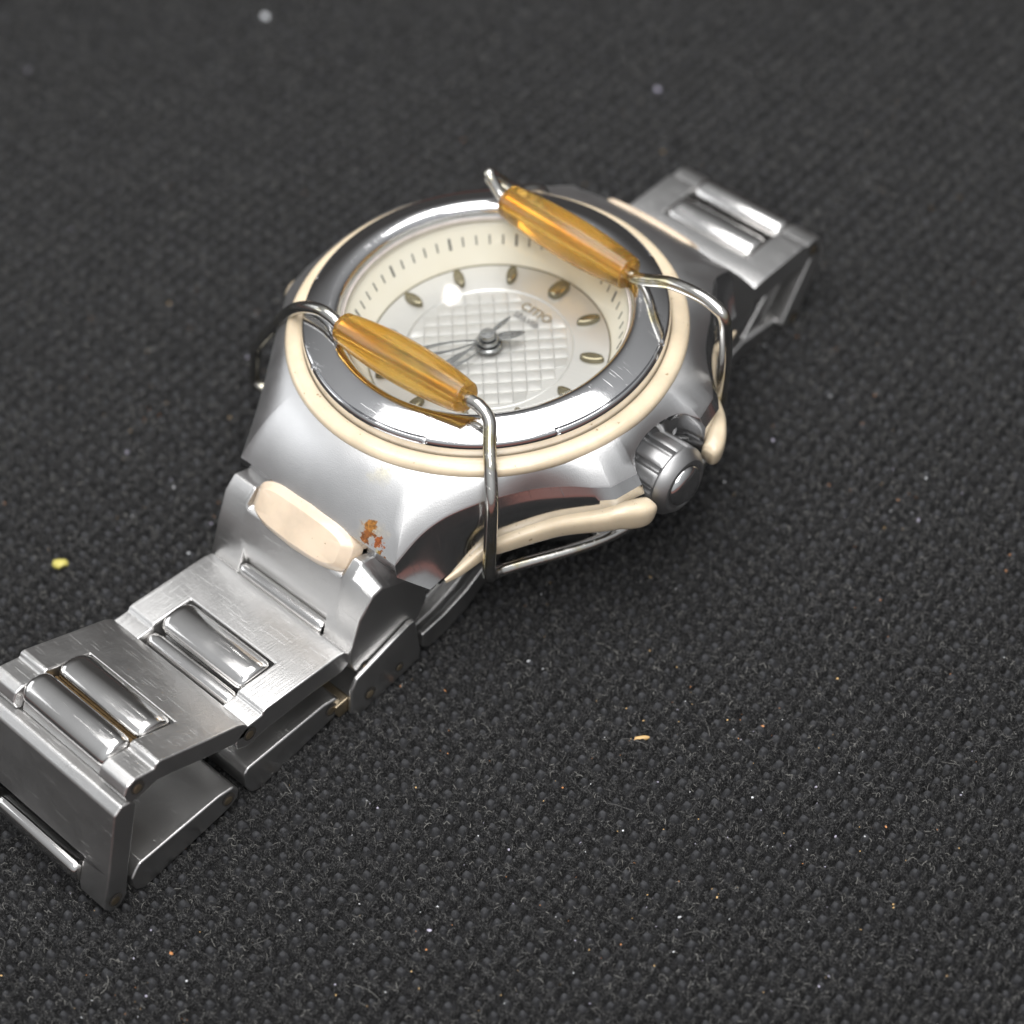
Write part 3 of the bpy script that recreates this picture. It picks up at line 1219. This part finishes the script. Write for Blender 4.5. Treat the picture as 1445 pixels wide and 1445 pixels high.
# third link, rising to the fold
p3 = [(-2.165, -0.655), (-2.185, -0.622), (-2.22, -0.592), (-2.385, -0.5175), (-2.655, -0.392), (-2.675, -0.395), (-2.688, -0.414), (-2.795, -0.377), (-2.84, -0.388), (-2.868, -0.43), (-2.862, -0.48), (-2.82, -0.515), (-2.69, -0.502),
      (-2.385, -0.64), (-2.27, -0.69), (-2.18, -0.70)]
link3 = carved('bracelet_link', skin([(-HW, p3), (HW, p3)]), [(box(-3.0, -2.432, -0.9, -0.2), -0.298, 0.298)])
bar(link3, -2.532, -0.478, 0.102, 0.060, -0.293, 0.293, tilt=-0.42)
bar(link3, -2.742, -0.420, 0.088, 0.064, -0.297, 0.297, name='hinge_barrel', tilt=0.1)
pin(link3, -2.792, -0.438, 0.030)
mb = MB()
mb.prism([(-2.60, -0.50), (-2.70, -0.49), (-2.672, -0.452), (-2.632, -0.458)], -0.29, 0.29)
gm = plain('brown_grime', (0.17, 0.105, 0.04), 0.95)
bump(gm.node_tree, gm.node_tree.nodes['Principled BSDF'], noise(gm.node_tree, coords(gm.node_tree), 60, 3, 0.7), 1.0, 0.03)
link('grime', mb.me('grime'), gm, link3)
# fourth link, hanging down at the fold
p4 = [(-2.82, -0.53), (-2.845, -0.495), (-2.895, -0.478), (-2.94, -0.505), (-3.065, -0.855), (-3.125, -0.99), (-3.135, -1.05), (-3.11, -1.09), (-3.06, -1.10), (-3.01, -1.06), (-2.955, -0.89)]
link4 = carved('bracelet_link', skin([(-HW, p4), (HW, p4)]), [(box(-3.3, -2.90, -1.3, -0.86), -0.298, 0.298)])
lk('hinge_knuckle', [([(-2.845, -0.50), (-2.80, -0.43), (-2.77, -0.47), (-2.80, -0.54)], -0.295, 0.295)])
bar(link4, -3.085, -0.985, 0.055, 0.085, -0.293, 0.293, tilt=0.35)
pin(link4, -3.072, -1.03, 0.030)
# lower run of the bracelet, flat on the cloth
def low(poly, y0, z0, y1=None, z1=None):
    o = lk('bracelet_link', [(poly, -HW, HW)])
    pin(o, y0, z0, 0.030)
    if y1 is not None:
        pin(o, y1, z1, 0.030)
    return o


low([(-2.93, -0.955), (-2.90, -0.935), (-2.42, -0.945), (-2.33, -0.965), (-2.305, -1.01), (-2.32, -1.06), (-2.38, -1.085), (-2.92, -1.125), (-2.96, -1.09), (-2.965, -1.0)], -2.375, -1.015)
low([(-2.255, -0.945), (-2.23, -0.925), (-1.74, -0.945), (-1.66, -0.965), (-1.632, -1.01), (-1.645, -1.06), (-1.70, -1.085), (-2.20, -1.135), (-2.245, -1.11), (-2.27, -1.03)], -1.705, -1.01)
cp = [(-1.632, -1.085), (-1.605, -0.935), (-1.560, -0.872), (-1.446, -0.850), (-1.185, -0.800), (-1.150, -0.810), (-1.143, -1.05), (-1.160, -1.105), (-1.59, -1.138)]
clasp = lk('clasp_plate', [(cp, 0.505, 0.535), (cp, -0.535, -0.505), ([(-1.58, -1.095), (-1.16, -1.075), (-1.16, -1.10), (-1.58, -1.13)], -0.506, 0.506)], M_BRUSH, 0.012)
pin(clasp, -1.499, -1.040, 0.029, 0.535)
pin(clasp, -1.295, -1.035, 0.022, 0.535)
lk('hinge_tube', [([(-1.69, -1.0), (-1.60, -1.0), (-1.58, -1.04), (-1.60, -1.09), (-1.68, -1.09)], -0.36, 0.50)], M_PIN, 0.008)
# folding blade: a curved channel, open upwards
ow = [(-1.140, -0.89), (-1.118, -0.962), (-0.961, -0.954), (-0.799, -0.920), (-0.673, -0.865), (-0.45, -0.765), (-0.43, -0.80), (-0.60, -0.925), (-0.698, -0.988), (-0.813, -1.052), (-0.948, -1.080), (-1.081, -1.092), (-1.128, -1.05)]
ow = ow[1:]
iw = [(-1.10, -0.985), (-1.034, -0.965), (-0.881, -0.940), (-0.717, -0.890), (-0.45, -0.79), (-0.45, -0.86), (-0.72, -0.985), (-0.90, -1.04), (-1.08, -1.07)]
f0 = [(-1.11, -1.00), (-0.961, -0.995), (-0.799, -0.958), (-0.673, -0.900), (-0.45, -0.80), (-0.45, -0.84), (-0.68, -0.955), (-0.82, -1.01), (-0.96, -1.045), (-1.10, -1.055)]
lk('folding_blade', [(ow, 0.492, 0.53), (iw, 0.345, 0.385), (f0, 0.44, f0, 0.4918), ([(y, z + 0.012) for y, z in f0], 0.3855, f0, 0.4395), (f0, -0.4918, 0.3448)], M_BRUSH, 0.009)
lk('folding_blade', [([(-0.5, -0.99), (0.4, -1.03), (1.35, -1.06), (1.35, -1.10), (0.4, -1.075), (-0.5, -1.03)], -0.40, 0.40)], M_POL, 0.008)

# twelve o'clock side, out of focus
end12 = lk('end_link', [([(1.08, -0.52), (1.16, -0.36), (1.25, -0.285), (1.31, -0.295), (1.42, -0.43), (1.545, -0.60), (1.56, -0.66), (1.53, -0.78), (1.38, -0.84), (1.08, -0.80)], -HW, HW)])
pq = [(1.535, -0.60), (1.56, -0.592), (1.655, -0.590), (1.96, -0.598), (1.978, -0.602), (1.988, -0.616), (2.07, -0.612), (2.115, -0.635), (2.13, -0.675), (2.11, -0.73), (1.975, -0.74), (1.655, -0.725), (1.56, -0.73)]
linkq = carved('bracelet_link', skin([(-HW, pq), (HW, pq)]), [(box(1.698, 2.3, -1.0, -0.4), -0.298, 0.298)])
bar(linkq, 1.80, -0.628, 0.095, 0.058)
bar(linkq, 2.03, -0.655, 0.085, 0.075, -0.297, 0.297, name='hinge_barrel')
pin(linkq, 2.055, -0.675, 0.030)
fold = lk('bracelet_link', [([(2.03, -0.745), (2.06, -0.69), (2.12, -0.69), (2.145, -0.73), (2.14, -0.79), (1.945, -1.10), (1.88, -1.135), (1.81, -1.12), (1.79, -1.06)], -HW, HW)])
pin(fold, 1.90, -1.075, 0.030)
lk('bracelet_link', [([(1.50, -1.02), (1.55, -0.98), (1.80, -0.745), (1.88, -0.73), (1.90, -0.78), (1.66, -1.06), (1.55, -1.09)], -0.42, 0.42)], M_BRUSH)
lk('clasp_plate', [([(1.80, -1.04), (1.82, -1.08), (1.80, -1.135), (1.30, -1.145), (1.28, -1.10), (1.30, -1.04), (1.50, -1.00)], -0.44, 0.44)], M_BRUSH)

# ================================================================ WIRE CLIP WITH AMBER BEADS
K = root('wire_clip', 'bent steel wire clip with two amber beads gripping the watch head', 'wire clip', (0.75, -0.8, -0.64))
RWI = 0.032
near = [(-0.85, -0.50, -0.85), (-1.15, -0.53, -0.835), (-1.250, -0.55, -0.80), (-1.258, -0.55, -0.73), (-1.212, -0.55, -0.56), (-1.203, -0.55, -0.505), (-1.175, -0.553, -0.468), (-1.05, -0.57, -0.30), (-0.81, -0.59, 0.01), (-0.66, -0.60, 0.150), (-0.53, -0.60, 0.213), (-0.44, -0.60, 0.213),
        (-0.35, -0.60, 0.195), (0.06, -0.60, 0.225), (0.47, -0.60, 0.252), (0.545, -0.60, 0.25), (0.610, -0.612, 0.212), (0.665, -0.675, 0.14), (0.730, -0.745, 0.05), (0.785, -0.81, -0.08), (0.788, -0.84, -0.28), (0.785, -0.865, -0.48), (0.765, -0.85, -0.565), (0.755, -0.80, -0.60),
        (0.79, -0.70, -0.615), (1.00, -0.29, -0.62), (1.06, 0.10, -0.63), (1.02, 0.48, -0.64), (0.975, 0.585, -0.63),
        (0.985, 0.60, -0.58), (1.005, 0.60, -0.30), (1.022, 0.60, -0.10), (1.022, 0.60, 0.09), (1.01, 0.60, 0.20), (0.97, 0.60, 0.238), (0.86, 0.60, 0.26), (0.69, 0.60, 0.238), (0.56, 0.60, 0.18), (0.47, 0.60, 0.142), (0.38, 0.60, 0.14),
        (0.0, 0.60, 0.155), (-0.38, 0.60, 0.170), (-0.45, 0.60, 0.188), (-0.515, 0.602, 0.258), (-0.530, 0.615, 0.268), (-0.525, 0.635, 0.245), (-0.49, 0.76, 0.09), (-0.46, 0.92, -0.02), (-0.46, 0.99, -0.30), (-0.46, 0.95, -0.60)]
wp = spline(near, 7)
mb = MB()
mb.tube(wp, RWI, 16)
link('wire', mb.me('wire'), M_WIRE, K, smooth=60)


def bead(p0, p1, r_mid, r_end, lab=None):
    p0, p1 = Vector(p0), Vector(p1)
    ax = (p1 - p0).normalized()
    e1 = ax.cross(Vector((0, 0, 1))).normalized()
    e2 = e1.cross(ax)
    L = (p1 - p0).length
    seq = []
    for i in range(25):
        t = i / 24
        seq.append((t, r_end + (r_mid - r_end) * sin(pi * t) ** 0.8))
    full = [(0.0, RWI * 1.12), (0.0, r_end * 0.72), (0.004, r_end * 0.90), (0.014, r_end * 0.99)] + [(0.03 + 0.94 * t, r) for t, r in seq] + [(0.986, r_end * 0.99), (0.996, r_end * 0.90), (1.0, r_end * 0.72), (1.0, RWI * 1.12)]
    full += [(0.98, RWI * 1.06), (0.02, RWI * 1.06)]
    n = 40
    vv, ff = [], []
    for t, r in full:
        c_ = p0 + ax * (L * t)
        for i in range(n):
            a_ = 2 * pi * i / n
            vv.append(c_ + e1 * (r * cos(a_)) + e2 * (r * sin(a_)))
    m = len(full)
    for k in range(m):
        l = (k + 1) % m
        for i in range(n):
            j = (i + 1) % n
            ff.append((k * n + i, k * n + j, l * n + j, l * n + i))
    return link('bead', fix(mesh('bead', vv, ff)), M_AMBER, K, smooth=45)


bead((-0.37, -0.60, 0.193), (0.465, -0.60, 0.250), 0.112, 0.080)
bead((-0.40, 0.60, 0.171), (0.42, 0.60, 0.140), 0.112, 0.086)

# ================================================================ CRUMBS AND DUST ON THE CLOTH


def blob(name, x, y, dz, sx, sy, sz, rz, mat, label=None, cat=None, sub=2, jag=0.22):
    bm = bmesh.new()
    bmesh.ops.create_icosphere(bm, subdivisions=sub, radius=1.0)
    for v_ in bm.verts:
        v_.co *= 1 + random.uniform(-jag, jag)
    bmesh.ops.scale(bm, vec=(sx, sy, sz), verts=bm.verts)
    bmesh.ops.rotate(bm, verts=bm.verts, cent=(0, 0, 0), matrix=Matrix.Rotation(rz, 3, 'Z'))
    me = bpy.data.meshes.new(name)
    bm.to_mesh(me)
    bm.free()
    h = float(cloth_h(np.array([x]), np.array([y]))[0]) + ZC - 0.02
    o = link(name, me, mat, None, smooth=50)
    o.location = (x, y, h + dz)
    if label:
        o['label'] = label
        o['category'] = cat
    return o


m_yel = plain('yellow_crumb', (0.62, 0.55, 0.14), 0.5)
m_wht = plain('white_grit', (0.75, 0.77, 0.80), 0.25)
m_org = plain('orange_grit', (0.62, 0.27, 0.10), 0.4)
m_tan = plain('tan_husk', (0.70, 0.46, 0.20), 0.5)
m_lil = plain('lilac_grit', (0.42, 0.40, 0.50), 0.4)
blob('crumb', -1.322, -1.944, 0.022, 0.040, 0.030, 0.026, 0.7, m_yel, 'pale yellow crumb on the cloth left of the bracelet links', 'crumb')
blob('crumb', -3.992, 1.993, 0.02, 0.026, 0.022, 0.02, 0.2, m_wht, 'bright whitish speck far back on the dark cloth, well out of focus', 'speck')
blob('crumb', -4.862, 0.649, 0.016, 0.018, 0.016, 0.014, 0.2, m_lil, 'faint greyish speck far back at the left border of the cloth', 'speck')
blob('crumb', -1.453, 3.017, 0.016, 0.018, 0.016, 0.014, 0.2, m_lil, 'faint grey speck on the blurred cloth behind the bracelet end', 'speck')
blob('crumb', -1.682, -1.175, 0.014, 0.016, 0.016, 0.016, 0.2, m_lil, 'lilac grey grain on the cloth to the left of the watch case', 'speck')
blob('husk_flake', 1.67, -0.798, 0.068, 0.042, 0.014, 0.011, radians(48), m_tan, 'slim tan husk flake lying on the cloth below the crown', 'flake', jag=0.12)

# dust nobody could count
dust = MB()
mats = [m_wht, m_org, m_tan, m_lil]
bm = bmesh.new()
CL = [(rng.uniform(-2.2, 2.2), rng.uniform(-3.3, 1.0), rng.uniform(0.08, 0.35)) for _ in range(26)]
for k in range(950):
    aa = rng.uniform(-2.8, 2.9)
    cc_ = -3.5 + 6.5 * rng.random() ** 1.3
    if k % 5 < 2:        # some of it lies in little drifts
        q_ = CL[int(rng.integers(len(CL)))]
        aa, cc_ = q_[0] + rng.normal(0, q_[2]), q_[1] + rng.normal(0, q_[2])
    x, y = aa * EX[0] + cc_ * EZ[0], aa * EX[1] + cc_ * EZ[1]
    s_ = 0.0026 + 0.005 * rng.random() ** 4
    if k % 60 == 0:
        s_ = rng.uniform(0.008, 0.012)
    h = float(cloth_h(np.array([x]), np.array([y]))[0]) + ZC - 0.02
    r_ = bmesh.ops.create_icosphere(bm, subdivisions=1, radius=s_)
    el = rng.uniform(0.6, 1.7)
    rot = Matrix.Rotation(rng.uniform(0, 6.28), 3, 'Z')
    mi = int(rng.choice(4, p=[0.28, 0.22, 0.26, 0.24]))
    for v_ in r_['verts']:
        v_.co = rot @ Vector((v_.co.x * el, v_.co.y, v_.co.z * 0.7)) * rng.uniform(0.8, 1.2) + Vector((x, y, h + s_ * 0.6))
        for f in v_.link_faces:
            f.material_index = mi
me = bpy.data.meshes.new('dust')
bm.to_mesh(me)
bm.free()
for m in mats:
    me.materials.append(m)
do = link('dust', me, None, None, smooth=50)
do['kind'] = 'stuff'
do['label'] = 'scattered pale and orange dust grains on the black cloth'
